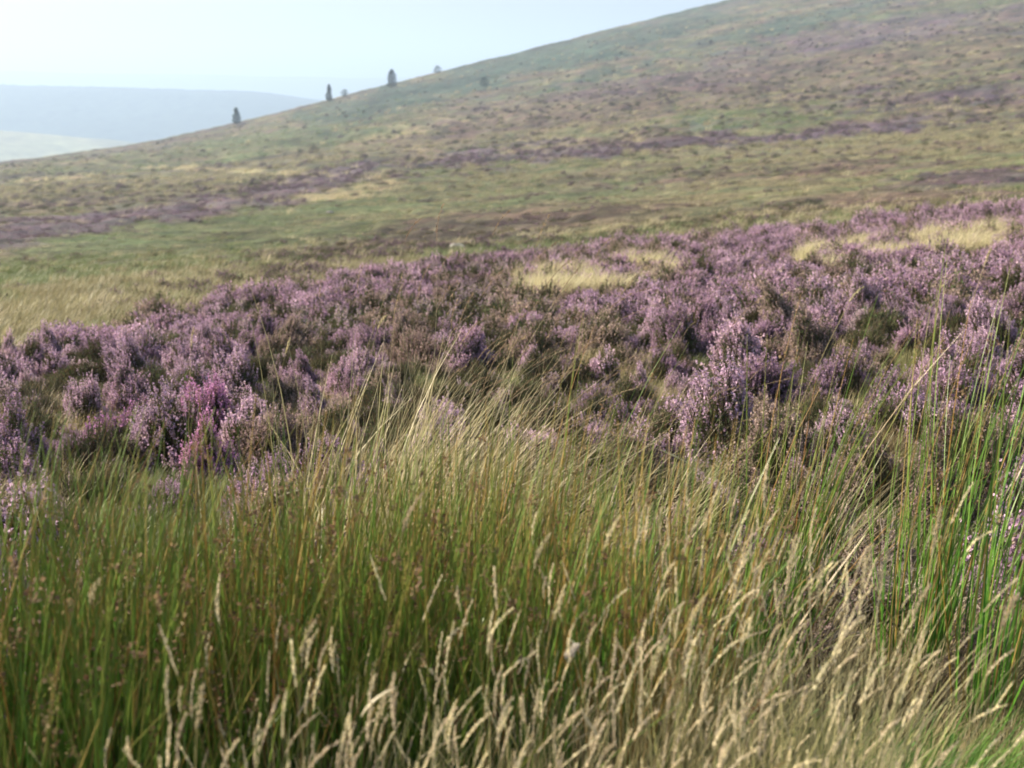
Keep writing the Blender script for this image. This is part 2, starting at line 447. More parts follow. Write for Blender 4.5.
# haze
hv = np.array([[x, y, z] for x in (-46000, 46000) for y in (-46000, 46000) for z in (-260, 260)], float)
hq = [[0, 1, 3, 2], [4, 6, 7, 5], [0, 4, 5, 1], [2, 3, 7, 6], [0, 2, 6, 4], [1, 5, 7, 3]]
mh, nt, N, L = new_mat('haze')
out = N.new('ShaderNodeOutputMaterial'); pv = N.new('ShaderNodeVolumePrincipled')
pv.inputs['Color'].default_value = (.56, .74, 1.0, 1)
pv.inputs['Density'].default_value = 3.3e-4
pv.inputs['Anisotropy'].default_value = .25
L.new(pv.outputs[0], out.inputs['Volume'])
hz_o = link('haze', mesh_np('haze', hv, hq, mats=[mh]))
tag(hz_o, 'pale blue summer haze', kind='stuff')

# ------------------------------------------------------------------ skyline trees
def conifer(name, h, w, seed, round_=False):
    rg = np.random.default_rng(seed)
    root = bpy.data.objects.new(name, None); COL.objects.link(root)
    G = Geo()
    m = 7; t = np.linspace(0, 1, m)
    P = np.zeros((1, m, 3)); P[0, :, 2] = t * h * .95 - .3; P[0, :, 0] = .04 * h * np.sin(t * 2)
    G.sweep(P, (.05 * h * (1 - t * .9))[None] * .5, np.tile([[.07, .05, .035]], (1, m, 1)), 6)
    nb = 46; z = rg.uniform(.12, .95, nb) * h; a = rg.uniform(0, 6.28, nb)
    L_ = w * .5 * ((1 - z / h) ** .6 * .9 + .15) * rg.uniform(.7, 1.1, nb)
    B = np.zeros((nb, 3, 3)); B[:, 0, 2] = z; B[:, 1] = np.stack([np.cos(a) * L_ * .5, np.sin(a) * L_ * .5, z + .04 * h], 1); B[:, 2] = np.stack([np.cos(a) * L_, np.sin(a) * L_, z + .03 * h], 1)
    G.sweep(B, np.tile([[.04, .03, .015]], (nb, 1)) * h / 6, np.tile([[.07, .05, .035]], (nb, 3, 1)), 3)
    link('trunk', G.mesh('trunk', [M_WOOD]), root)
    G = Geo(); n = 2600
    tt = rg.uniform(.08, 1, n)
    prof = (np.sin(np.pi * np.clip(tt * .8 + .12, 0, 1)) ** .7) if round_ else np.minimum(1, tt * 5) * (1 - tt) ** .5 * 1.0 + .05
    an = rg.uniform(0, 6.28, n)
    lump = .35 + 1.1 * vnoise(an * 1.6 + seed, tt * 7, seed)
    rad = w * .5 * prof * lump * rg.uniform(.35, 1, n) ** .5
    P = np.stack([np.cos(an) * rad + .04 * h * np.sin(tt * 2), np.sin(an) * rad, tt * h], 1) + rg.normal(size=(n, 3)) * .05
    U = rdir(n) * .13 * h / 6; V_ = np.cross(U, rdir(n)) * .8
    c = np.array([.026, .048, .026]) * rg.uniform(.6, 1.5, n)[:, None]
    G.quads(P, U, V_, c)
    link('crown', G.mesh('crown', [M_CON]), root)
    return root
def on_ridge(u, frac=.985):
    r = float(ridge_r(u)) * frac; return at_r(u, r)
trees = [(234, 16, 7, 3, False, 'lowest and leftmost lone conifer standing on the skyline', .98),
         (328, 16, 6, 4, False, 'slim upright conifer on the skyline beside a small low bush', .98),
         (344, 7, 6, 5, True, 'small rounded bush on the skyline between two conifers', .985),
         (391, 17, 9.5, 6, False, 'broadest dark conifer on the skyline, uphill of the small bush', .95),
         (437, 7.5, 7, 7, True, 'little round bush on the skyline, highest up the slope', .985)]
for (u, px, wpx, sd, rd, lab, fr) in trees:
    x, y, z = on_ridge(u, fr); sc = math.hypot(x, y) / F
    t = conifer('conifer_tree' if not rd else 'hawthorn_bush', px * 1.05 * sc, wpx * 1.25 * sc, sd, rd)
    t.location = (x, y, z - .02 * px * sc)
    tag(t, lab, 'tree' if not rd else 'bush', 'lone trees along the skyline')
for (u, v, px, lab) in [(484, 87, 9, 'small green bush alone on the bracken slope below the skyline'), (60, 0, 0, '')][:1]:
    x, y, z = at(u, v); sc = math.hypot(x, y) / F
    t = conifer('hawthorn_bush', px * sc, px * sc * 1.1, 21, True); t.location = (x, y, z)
    tag(t, lab, 'bush', 'lone trees along the skyline')

for (u, v, px, wpx, sd, lab) in [(697, 226, 13, 36, 31, 'dark low shrub at the back of the heather, right of centre'), (812, 212, 15, 30, 32, 'dark shrub above the heather at right, with a twin to its left'),
        (788, 216, 8, 26, 33, 'smaller dark shrub left of the dark shrub above the heather at right'), (725, 186, 6, 40, 34, 'long low dark shrub patch on the green slope right of centre'), (540, 190, 7, 12, 35, 'lone small shrub on the green slope near the centre')]:
    x, y, z = at(u, v); sc = math.hypot(x, y) / F
    t = conifer('moor_shrub', px * sc, wpx * sc, sd, True); t.location = (x, y, z - px * sc * .15)
    tag(t, lab, 'shrub', 'dark shrubs scattered on the middle slope')
M_ROCK, nt, N, L = new_mat('lichened_rock')
o_ = N.new('ShaderNodeOutputMaterial'); b_ = N.new('ShaderNodeBsdfPrincipled'); n_ = N.new('ShaderNodeTexNoise'); n_.inputs['Scale'].default_value = 5; n_.inputs['Detail'].default_value = 8
c_ = N.new('ShaderNodeValToRGB'); c_.color_ramp.elements[0].color = (.11, .10, .09, 1); c_.color_ramp.elements[1].color = (.27, .26, .235, 1); c_.color_ramp.elements[0].position = .35; c_.color_ramp.elements[1].position = .65
L.new(n_.outputs['Fac'], c_.inputs[0]); L.new(c_.outputs[0], b_.inputs['Base Color']); b_.inputs['Roughness'].default_value = .9; L.new(b_.outputs[0], o_.inputs['Surface'])
def boulder(u, v, px, seed, lab):
    x, y, z = at(u, v); sc = math.hypot(x, y) / F * px
    nu, nv = 28, 16; A_, B_ = np.meshgrid(np.linspace(0, 2 * np.pi, nu, endpoint=False), np.linspace(.02, np.pi - .02, nv), indexing='ij')
    P = np.stack([np.cos(A_) * np.sin(B_), np.sin(A_) * np.sin(B_), np.cos(B_)], -1).reshape(-1, 3)
    rg = np.random.default_rng(seed); k = np.full(len(P), 1.0)
    for _ in range(9):
        d = rg.normal(size=3); d /= np.linalg.norm(d); k = np.minimum(k, rg.uniform(.62, .9) / np.maximum(P @ d, .05))
    P = P * k[:, None] * np.array([.75, .5, .42]) * sc
    i = np.arange(nu * nv).reshape(nu, nv); j = np.roll(i, -1, 0)
    q = np.stack([i[:, :-1], i[:, 1:], j[:, 1:], j[:, :-1]], -1).reshape(-1, 4)
    o = link('boulder', mesh_np('boulder', P, q, mats=[M_ROCK])); o.location = (x, y, z + sc * .2)
    tag(o, lab, 'boulder', 'pale boulders on the middle slope')
boulder(458, 251, 13, 3, 'pale grey boulder just above the back edge of the heather near the centre')
boulder(160, 219, 9, 4, 'small pale boulder in the grass below the purple band at left')
boulder(330, 215, 6, 5, 'tiny pale boulder in the green grass left of centre')

# ------------------------------------------------------------------ plant prototypes
WIND = np.array([1.0, .15, 0])
def bend(n, m, base, ang, lean, H, wind, curl=.0):
    """centre lines of n blades: grow up, lean outwards, then bow with the wind"""
    t = np.linspace(0, 1, m)[None, :, None]
    d = np.stack([np.cos(ang), np.sin(ang), 0 * ang], 1)[:, None, :]
    H = H[:, None, None]; lean = lean[:, None, None]; wind = wind[:, None, None]
    P = base[:, None, :] + d * lean * H * (t * .6 + t ** 2 * .4) + WIND * wind * H * t ** 2.2
    z = H * t * (1 - .5 * lean ** 2) - H * (wind ** 2) * .45 * t ** 3
    P = P + z * np.array([0, 0, 1.0]); return P

def mixc(a, b, f):
    return np.asarray(a) * (1 - f) + np.asarray(b) * f

def heather_geo(w, h, seed, n=620, florets=15, leaves=12, bloom=.75, near=True):
    rg = np.random.default_rng(seed); global rng
    rng = rg
    wood, fol, flo = Geo(), Geo(), Geo()
    th = rg.uniform(0, 2 * np.pi, n); ph = np.arccos(rg.uniform(.05, 1, n))
    lumps = rg.normal(size=(9, 3)); lumps[:, 2] = np.abs(lumps[:, 2]); lumps /= np.linalg.norm(lumps, axis=1)[:, None]
    D = np.stack([np.sin(ph) * np.cos(th), np.sin(ph) * np.sin(th), np.cos(ph)], 1)
    lob = np.max(np.exp(-np.sum((D[:, None] - lumps[None]) ** 2, 2) / .16), 1)
    Rr = (.62 + .38 * lob) * rg.uniform(.80, 1.14, n)
    tip = D * np.array([w / 2, w / 2, h]) * Rr[:, None]
    up = D * .55 + np.array([0, 0, .75]) + rg.normal(size=(n, 3)) * .16 + WIND * .1
    up /= np.linalg.norm(up, axis=1)[:, None]
    Ls = rg.uniform(.10, .19, n) * (h / .42)
    m = 4; t = np.linspace(0, 1, m)
    Pc = tip[:, None, :] - up[:, None, :] * (Ls[:, None] * (1 - t)[None])[:, :, None]
    Pc[:, 0, :2] *= .88
    Pc[:, :, 2] = np.maximum(Pc[:, :, 2], .005)
    W_ = np.tile(np.array([.0022, .002, .0016, .0008]), (n, 1))
    cst = mixc([.060, .062, .035], [.12, .08, .05], rg.uniform(0, 1, (n, 1)))
    fol.sweep(Pc, W_, np.repeat(cst[:, None], m, 1))
    # woody branches
    nb = 26; a = rg.uniform(0, 6.28, nb); rr = rg.uniform(.3, .8, nb)
    B = np.zeros((nb, 5, 3)); tt = np.linspace(0, 1, 5)
    for k in range(5):
        B[:, k, 0] = np.cos(a) * rr * w / 2 * tt[k] ** .8; B[:, k, 1] = np.sin(a) * rr * w / 2 * tt[k] ** .8; B[:, k, 2] = h * .72 * tt[k] * np.sqrt(np.clip(1 - rr ** 2 * .6, 0, 1)) - .02
    B[:, 1:4, :2] += rg.normal(size=(nb, 3, 2)) * .012
    wood.sweep(B, np.tile(np.array([.006, .005, .004, .003, .0015]), (nb, 1)), np.tile([[.085, .068, .055]], (nb, 5, 1)) * rg.uniform(.7, 1.4, (nb, 1, 1)), 3)
    # leaves along the sprigs and in the heart of the bush
    k = leaves
    f = rg.uniform(-.15, .8, (n, k, 1))
    Pl = tip[:, None] - up[:, None] * Ls[:, None, None] * (1 - f) + rg.normal(size=(n, k, 3)) * .007
    Pl = Pl.reshape(-1, 3); Pl[:, 2] = np.maximum(Pl[:, 2], .004)
    n2 = len(Pl)
    U = (np.repeat(up, k, 0) + rdir(n2) * .8) * (.0075 if near else .012); Vv = np.cross(U, rdir(n2)) * .42
    g = vnoise(Pl[:, 0] * 14 + seed, Pl[:, 1] * 14, seed)[:, None]
    cl = mixc([.040, .068, .022], [.105, .115, .045], np.clip(g * .8 + rg.uniform(-.2, .4, (n2, 1)), 0, 1))
    cl = np.where(rg.random((n2, 1)) < .16, np.array([.13, .085, .05]), cl)
    fol.quads(Pl, U, Vv, cl)
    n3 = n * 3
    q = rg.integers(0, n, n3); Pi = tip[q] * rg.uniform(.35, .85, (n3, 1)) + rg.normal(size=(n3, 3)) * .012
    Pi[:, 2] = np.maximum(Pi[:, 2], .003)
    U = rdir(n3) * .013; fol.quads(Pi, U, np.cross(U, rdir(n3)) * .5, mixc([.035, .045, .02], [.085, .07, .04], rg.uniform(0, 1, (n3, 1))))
    # flower spikes
    bl = vnoise(tip[:, 0] * 7 + seed * 3.1, tip[:, 1] * 7 + tip[:, 2] * 5, seed + 5) + rg.uniform(-.18, .18, n)
    sel = np.where(bl < bloom)[0] if bloom < 1 else np.arange(n)
    s = len(sel); k = florets
    sl = rg.uniform(.045, .085, s) * (h / .42)
    f = rg.uniform(0, 1, (s, k, 1))
    rad = .0075 * (1 - f * .65)
    Pf = tip[sel][:, None] + up[sel][:, None] * (sl[:, None, None] * (f - .55)) + rg.normal(size=(s, k, 3)) * rad * .75
    Pf = Pf.reshape(-1, 3); n4 = len(Pf)
    sz = .0062 if near else .0095
    U = rdir(n4) * sz * rg.uniform(.7, 1.3, (n4, 1)); Vv = np.cross(U, rdir(n4)) * .9
    tone = np.repeat(rg.uniform(.72, 1.25, s), k)[:, None] * rg.uniform(.75, 1.25, (n4, 1))
    cf = np.ones((n4, 3)) * tone
    old = (rg.random((n4, 1)) < .2); cf = np.where(old, np.array([.70, .80, .52]) * tone, cf)
    flo.quads(Pf, U, Vv, cf)
    return wood, fol, flo

def merge(name, geos, mats):
    V = []; Qs = []; C = []; M = []; n = 0
    for i, g in enumerate(geos):
        v = np.concatenate(g.V); q = np.concatenate(g.Q); V.append(v); Qs.append(q + n); C.append(np.concatenate(g.C)); M.append(np.full(len(q), i)); n += len(v)
    return mesh_np(name, np.concatenate(V), np.concatenate(Qs), col=np.concatenate(C), mats=mats, midx=np.concatenate(M))

def rush_geo(seed, n=120, hmin=.5, hmax=.85, rad=.10, wind=.14, brown=.3, infl=.55, thick=1.0):
    rg = np.random.default_rng(seed); global rng
    rng = rg
    G, I = Geo(), Geo()
    a = rg.uniform(0, 6.28, n); rr = rad * np.sqrt(rg.random(n))
    base = np.stack([np.cos(a) * rr, np.sin(a) * rr, np.full(n, -.02)], 1)
    H = rg.uniform(hmin, hmax, n) * np.where(rg.random(n) < .2, .75, 1); lean = np.abs(rg.normal(0, .09, n)) + rr * .5 + np.where(rg.random(n) < .1, rg.uniform(.2, .6, n), 0)
    wd = rg.normal(wind * .5, .08, n)
    # a few bent or snapped stems
    P = bend(n, 8, base, a + rg.normal(0, .5, n), lean, H, wd)
    m = 8; t = np.linspace(0, 1, m)
    W_ = (.0025 * thick * (1 - .8 * t ** 1.6))[None] * rg.uniform(.75, 1.2, (n, 1))
    green = mixc([.055, .18, .018], [.19, .33, .045], rg.random((n, 1)))
    dead = mixc([.36, .20, .045], [.42, .31, .12], rg.random((n, 1)))
    isd = (rg.random(n) < brown)[:, None]
    basec = np.where(isd, dead * .8, green)[:, None, :]
    topc = np.where(isd, dead, mixc([.13, .23, .04], [.32, .24, .07], rg.random((n, 1))))[:, None, :]
    tf = (np.clip(t * 1.5 - .55, 0, 1) ** 1.2)[None, :, None]
    G.sweep(P, W_, basec * (1 - tf) + topc * tf, 3)
    sel = np.where(rg.random(n) < infl)[0]; s = len(sel); k = 12
    ti = rg.uniform(.72, .9, s); j = np.clip((ti * 7).astype(int), 0, 6); fr = (ti * 7 - j)[:, None]
    C0 = P[sel, j] * (1 - fr) + P[sel, j + 1] * fr
    an = rg.uniform(0, 6.28, s); off = np.stack([np.cos(an), np.sin(an), np.full(s, .6)], 1) * .010
    Pf = ((C0 + off)[:, None] + rg.normal(size=(s, k, 3)) * np.array([.007, .007, .011])).reshape(-1, 3)
    n4 = len(Pf); U = rdir(n4) * .0052 * thick; Vv = np.cross(U, rdir(n4)) * .8
    ci = mixc([.11, .065, .035], [.26, .18, .10], rg.random((n4, 1)))
    I.quads(Pf, U, Vv, ci)
    I.parts = []
    for q in range(s):
        g = Geo(); e = slice(q * k, q * k + k); g.quads(Pf[e], U[e], Vv[e], ci[e]); I.parts.append(g)
    return G, I

def bundle(G, I, a, b, mat, each):
    parts = [(a, G.mesh(a, [mat]))]
    if each:
        for g in I.parts: parts.append((b, g.mesh(b, [M_SEED])))
    else: parts.append((b + 's', I.mesh(b + 's', [M_SEED])))
    return parts

def grass_geo(seed, n=90, hmin=.25, hmax=.5, rad=.09, wind=.25, c0=(.10, .13, .04), c1=(.36, .31, .16), w=.0022, heads=.0, headc=(.50, .44, .29), headlen=(.05, .09), headw=.005, cf=None, dn=26, spread=.25):
    rg = np.random.default_rng(seed); global rng
    rng = rg
    G, I = Geo(), Geo()
    a = rg.uniform(0, 6.28, n); rr = rad * np.sqrt(rg.random(n))
    base = np.stack([np.cos(a) * rr, np.sin(a) * rr, np.full(n, -.02)], 1)
    H = rg.uniform(hmin, hmax, n); lean = np.abs(rg.normal(0, spread, n)); wd = rg.normal(wind, .16, n)
    isH = rg.random(n) < heads
    H = np.where(isH, H * 1.0, H * .80); lean = np.where(isH, lean * .55, lean)
    P = bend(n, 8, base, a + rg.normal(0, .6, n), lean, H, wd)
    t = np.linspace(0, 1, 8)
    W_ = (w * (1 - .9 * t ** 1.5))[None] * np.where(isH, .42, 1)[:, None] * rg.uniform(.7, 1.3, (n, 1))
    f = np.clip(rg.random((n, 1)) * 1.1 - .05, 0, 1); f = np.where(isH[:, None], np.maximum(f, .75), f)
    bc = mixc(c0, c1, f)[:, None, :]; tc_ = mixc(bc, np.array(c1)[None, None] * 1.05, .45)
    tf = t[None, :, None] ** 1.4
    C = (bc * (1 - tf) + tc_ * tf) * rg.uniform(.75, 1.2, (n, 1, 1))
    G.sweep(P, W_, C)
    sel = np.where(isH)[0]
    I.parts = []
    for q in sel:
        g = Geo(); seed_heads(g, P[q:q + 1], rg, headc, headlen, headw, dn); I.parts.append(g)
    return G, I

def seed_heads(I, P, rg, headc, headlen, headw, k):
    s = len(P); L_ = rg.uniform(headlen[0], headlen[1], s)
    end = P[:, -1]; d = P[:, -1] - P[:, -2]; d /= np.linalg.norm(d, axis=1)[:, None]
    droop = rg.uniform(.0, .5, s)[:, None]
    f = rg.uniform(0, 1, (s, k)) ** .9
    ax = d[:, None] * (L_[:, None] * f)[:, :, None] + (WIND[None] * .6 - np.array([0, 0, .45]))[:, None] * (droop * L_[:, None] * f ** 2)[:, :, None]
    fat = headw * (np.sin(np.pi * np.clip(f * .92 + .06, 0, 1)) ** .7)[:, :, None]
    Pf = end[:, None] + ax + rg.normal(size=(s, k, 3)) * fat * .55
    Pf = Pf.reshape(-1, 3); n4 = len(Pf)
    dd = np.repeat(d, k, 0)
    U = (dd * .9 + rdir(n4) * .45) * .0036; Vv = np.cross(U, rdir(n4)) * .42
    c = np.array(headc)[None] * rg.uniform(.72, 1.2, (n4, 1)) * np.repeat(rg.uniform(.8, 1.1, s), k)[:, None]
    I.quads(Pf, U, Vv, c)
    f5 = np.linspace(0, 1, 4)
    ax5 = d[:, None] * (L_[:, None] * f5)[:, :, None] + (WIND[None] * .6 - np.array([0, 0, .45]))[:, None] * (droop * L_[:, None] * f5 ** 2)[:, :, None]
    I.sweep(end[:, None] + ax5, np.tile([[.0008, .0007, .0006, .0004]], (s, 1)), np.tile(np.array(headc) * .8, (s, 4, 1)))

# ------------------------------------------------------------------ scatter of uncountable cover
def scatter(name, pts, rot, scl, idx, protos, label, unit='clump'):
    """one stuff object instancing the prototype meshes on its points"""
    col = bpy.data.collections.new(name + '_kinds')
    for i, me in enumerate(protos):
        col.objects.link(tag(bpy.data.objects.new(name + '_' + unit, me), kind='stuff'))
    me = bpy.data.meshes.new(name)
    me.vertices.add(len(pts)); me.vertices.foreach_set('co', np.asarray(pts, np.float32).ravel())
    a = me.attributes.new('rot', 'FLOAT_VECTOR', 'POINT'); a.data.foreach_set('vector', np.asarray(rot, np.float32).ravel())
    a = me.attributes.new('scl', 'FLOAT', 'POINT'); a.data.foreach_set('value', np.asarray(scl, np.float32))
    a = me.attributes.new('kid', 'INT', 'POINT'); a.data.foreach_set('value', np.asarray(idx, np.int32))
    o = link(name, me)
    ng = bpy.data.node_groups.new(name, 'GeometryNodeTree')
    ng.interface.new_socket('Geometry', in_out='INPUT', socket_type='NodeSocketGeometry')
    ng.interface.new_socket('Geometry', in_out='OUTPUT', socket_type='NodeSocketGeometry')
    gi = ng.nodes.new('NodeGroupInput'); go = ng.nodes.new('NodeGroupOutput')
    ip = ng.nodes.new('GeometryNodeInstanceOnPoints'); ci = ng.nodes.new('GeometryNodeCollectionInfo')
    ci.inputs['Collection'].default_value = col; ci.inputs['Separate Children'].default_value = True; ci.inputs['Reset Children'].default_value = True
    ip.inputs['Pick Instance'].default_value = True
    def na(nm, ty):
        n = ng.nodes.new('GeometryNodeInputNamedAttribute'); n.data_type = ty; n.inputs['Name'].default_value = nm; return n.outputs['Attribute']
    ng.links.new(gi.outputs[0], ip.inputs['Points']); ng.links.new(ci.outputs[0], ip.inputs['Instance'])
    ng.links.new(na('kid', 'INT'), ip.inputs['Instance Index'])
    e2r = ng.nodes.new('FunctionNodeEulerToRotation'); ng.links.new(na('rot', 'FLOAT_VECTOR'), e2r.inputs[0])
    ng.links.new(e2r.outputs[0], ip.inputs['Rotation']); ng.links.new(na('scl', 'FLOAT'), ip.inputs['Scale'])
    ng.links.new(ip.outputs[0], go.inputs[0])
    md = o.modifiers.new('scatter', 'NODES'); md.node_group = ng
    return tag(o, label, kind='stuff')

def jitter_rot(n, tilt=.12, full=True):
    rg = np.random.default_rng(n + 5)
    return np.stack([rg.normal(0, tilt, n), rg.normal(0, tilt, n), rg.uniform(-math.pi, math.pi, n) if full else rg.normal(0, .5, n)], 1)

# ------------------------------------------------------------------ heather belt
def dart(rmin, rmax, a0, a1, space, seed, tries, ok, grow=0.0):
    """dart throwing with a grid, spacing grows with distance"""
    rg = np.random.default_rng(seed)
    r = np.sqrt(rg.uniform(rmin ** 2, rmax ** 2, tries)); a = rg.uniform(a0, a1, tries)
    x = r * np.sin(a); y = r * np.cos(a); k = ok(x, y); x, y, r = x[k], y[k], r[k]
    cell = space; gd = {}; out = []
    for X_, Y_, R0 in zip(x, y, r):
        sp = space * (1 + grow * R0); c = (int(X_ // cell), int(Y_ // cell)); bad = False; w = int(sp // cell) + 1
        for i in range(c[0] - w, c[0] + w + 1):
            for j in range(c[1] - w, c[1] + w + 1):
                for p in gd.get((i, j), ()):
                    if (p[0] - X_) ** 2 + (p[1] - Y_) ** 2 < sp * sp: bad = True; break
                if bad: break
            if bad: break
        if not bad: gd.setdefault(c, []).append((X_, Y_)); out.append((X_, Y_))
    return np.array(out)

FL = {'pale lilac': (.53, .37, .48), 'mauve': (.41, .27, .37), 'pink-purple': (.49, .25, .43), 'faded pink-brown': (.36, .265, .24), 'mostly green': (.40, .30, .34)}
protos = []   # (wood, foliage, flowers, is_green)
specs = [(.46, .42, .55), (.60, .44, .50), (.40, .38, .62), (.54, .48, .45), (.62, .40, .57), (.42, .50, .50), (.54, .40, .64), (.52, .42, .22), (.60, .46, .30)]
for i, (w, h, bl) in enumerate(specs):
    a, b, c = heather_geo(w, h, 100 + i, n=int(1250 * (w * h) / .21), florets=15, leaves=11, bloom=bl)
    protos.append((a.mesh('branches', [M_WOOD]), b.mesh('foliage', [M_FOL]), c.mesh('flowers', [M_FLO]), bl < .4))
AZ0, AZ1 = float(az_of(-150)), float(az_of(1174))
pts = dart(3.5, 50, AZ0, AZ1, .295, 5, 70000, lambda x, y: belt(x, y)[0] & ((np.hypot(x, y) > 6.3) | (fbm(x / .5, y / .5, 88, 2) > .42)), grow=.012)
rr = np.hypot(pts[:, 0], pts[:, 1]); pts = pts[np.argsort(rr)]; rr = np.sort(rr)
azp = np.arctan2(pts[:, 0], pts[:, 1]); up_ = 512 + FE * np.tan(azp)
gz_ = ground(pts[:, 0], pts[:, 1])
inview = (up_ > -30) & (up_ < 1054)
near_i = np.where(inview)[0][:295]
near_set = set(near_i.tolist())
items = []
for i in near_i:
    x, y = pts[i]; u, v = project(x, y, gz_[i] + .2)
    g = float(fbm(x / 1.6, y / 1.6, 201, 2)); r0 = random.random()
    mag = max(math.exp(-((u - 200) / 27) ** 2 - ((v - 430) / 28) ** 2), math.exp(-((u - 140) / 22) ** 2 - ((v - 425) / 24) ** 2))
    if mag > .45: kind = 'pink-purple'
    elif rr[i] < 6.6 and u > 600 : kind = 'faded pink-brown' if r0 < .6 else ('mostly green' if r0 < .85 else 'mauve')
    elif rr[i] < 6.0: kind = 'faded pink-brown' if r0 < .4 else ('mostly green' if r0 < .75 else 'mauve')
    elif g > .66 or r0 < .2: kind = 'mostly green'
    elif r0 < .34: kind = 'faded pink-brown'
    else: kind = 'pale lilac' if random.random() < .5 + (g - .45) * 2 else 'mauve'
    sc = random.choice((random.uniform(.55, .85), random.uniform(.6, 1.0), random.uniform(.85, 1.12))) * (1.0 if rr[i] > 5.6 else .85)
    size = 'low' if sc < .75 else ('tall' if sc > .98 else 'rounded')
    items.append([i, x, y, gz_[i], u, v, kind, sc, size])
def zone(u, r):
    h = ['far left', 'left of centre', 'centre', 'right of centre', 'far right'][min(4, max(0, int(u / 205)))]
    d = 'just behind the rushes' if r < 5.2 else 'in the front rank' if r < 6.5 else 'in the second rank' if r < 7.8 else 'in the third rank' if r < 9.5 else 'in the back rank'
    return d + ', ' + h
counts = {}
for it in items:
    k = (it[6], it[8], zone(it[4], rr[it[0]])); counts.setdefault(k, []).append(it)
ORD = ['leftmost', 'second from left', 'third from left', 'fourth from left', 'fifth from left', 'sixth from left', 'seventh from left', 'eighth from left', 'ninth from left', 'tenth from left', 'eleventh from left', 'twelfth from left', 'thirteenth from left']
labels = {}
for k, L_ in counts.items():
    L_.sort(key=lambda a: a[4])
    for j, it in enumerate(L_):
        labels[it[0]] = '%s %s heather bush %s' % (k[1], k[0], k[2]) + ('' if len(L_) == 1 else ', ' + ORD[min(j, 12)])
for it in items:
    i, x, y, z, u, v, kind, sc, size = it
    cand = [p for p in protos if p[3] == (kind == 'mostly green')]
    pr = random.choice(cand)
    root = bpy.data.objects.new('heather_bush', None); COL.objects.link(root)
    root.empty_display_size = .1
    root.location = (x, y, z - .02); root.rotation_euler = (random.gauss(0, .17), random.gauss(.05, .17), random.uniform(0, 6.28))
    root.scale = (sc, sc, sc * random.uniform(.88, 1.1))
    tag(root, labels[i], 'heather', 'flowering heather bushes on the near moor')
    fc = np.array(FL[kind]) * random.uniform(.9, 1.12)
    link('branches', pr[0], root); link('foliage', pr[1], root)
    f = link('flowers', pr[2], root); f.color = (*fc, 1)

# the heather behind them that nobody could count
def tinted(geo, c):
    geo.C = [k * np.array(c)[None] for k in geo.C]; return geo
M_FLO2 = plant_mat('heather_flowers_far', 0.7, 0.35, 0.1, vary=0.22, hue=0.012)
lod = []
for i, (w, h, bl, c) in enumerate([(.50, .40, .64, 'pale lilac'), (.60, .42, .60, 'mauve'), (.46, .42, .7, 'pale lilac'), (.58, .44, .56, 'mauve'), (.55, .38, .56, 'faded pink-brown'), (.56, .42, .25, 'mostly green'), (.6, .4, .72, 'mauve')]):
    a, b, g = heather_geo(w, h, 300 + i, n=420, florets=8, leaves=6, bloom=bl, near=False)
    lod.append(merge('heather_lod', [b, tinted(g, FL[c])], [M_FOL, M_FLO2]))
rest = np.array([i for i in range(len(pts)) if i not in near_set])
g = fbm(pts[rest, 0] / 3, pts[rest, 1] / 3, 201, 2)
rg = np.random.default_rng(3)
kid = np.where(g > .66, rg.choice([5, 4, 5], len(rest)), rg.choice([0, 1, 2, 3, 4, 4, 5, 6, 1], len(rest)))
P3 = np.column_stack([pts[rest], gz_[rest] - .02])
scatter('heather_cover', P3, jitter_rot(len(rest), .08), rg.uniform(.6, 1.12, len(rest)) * (1 + rr[rest] * .008), kid, lod, 'purple flowering heather running back over the moor')

# heather and grass on the middle distance
def far_points(r0, r1, n, seed, ok=None):
    rg = np.random.default_rng(seed)
    r = np.exp(rg.uniform(math.log(r0), math.log(r1), n)); a = rg.uniform(float(az_of(-130)), float(az_of(1154)), n)
    x = r * np.sin(a); y = r * np.cos(a)
    if ok is not None: k = ok(x, y); x, y = x[k], y[k]
    return x, y
lowh = []
for i, (bl, c) in enumerate([(.8, (.26, .17, .26)), (.75, (.22, .14, .20)), (.5, (.20, .13, .12)), (.2, (.2, .15, .12))]):
    a, b, g = heather_geo(.62, .34, 400 + i, n=170, florets=7, leaves=6, bloom=bl, near=False)
    for k in range(len(g.V)): pass
    lowh.append(merge('low_heather', [b, tinted(g, c)], [M_FOL, M_FLO2]))
x, y = far_points(12, 720, 46000, 9)
W = cover(x, y); inb, gp = belt(x, y)
rg = np.random.default_rng(4)
r = np.hypot(x, y)
ph = W[:, 3] + W[:, 4] * .8
k = (~inb) & (~gp) & (rg.random(len(x)) < ph * np.where(r > 200, .5, .85)) & (r > 14) & (r < .97 * ridge_r(512 + FE * x / y))
kk = np.where(W[k, 3] > W[k, 4], rg.choice([0, 1], k.sum()), rg.choice([1, 2, 3, 2], k.sum()))
scatter('distant_heather', np.column_stack([x[k], y[k], ground(x[k], y[k]) - .03]), jitter_rot(k.sum(), .08), rg.uniform(.7, 1.2, k.sum()) * np.clip(r[k] / 75, .85, 3.2), kk, lowh, 'dull purple and brown heather patches on the middle slopes')

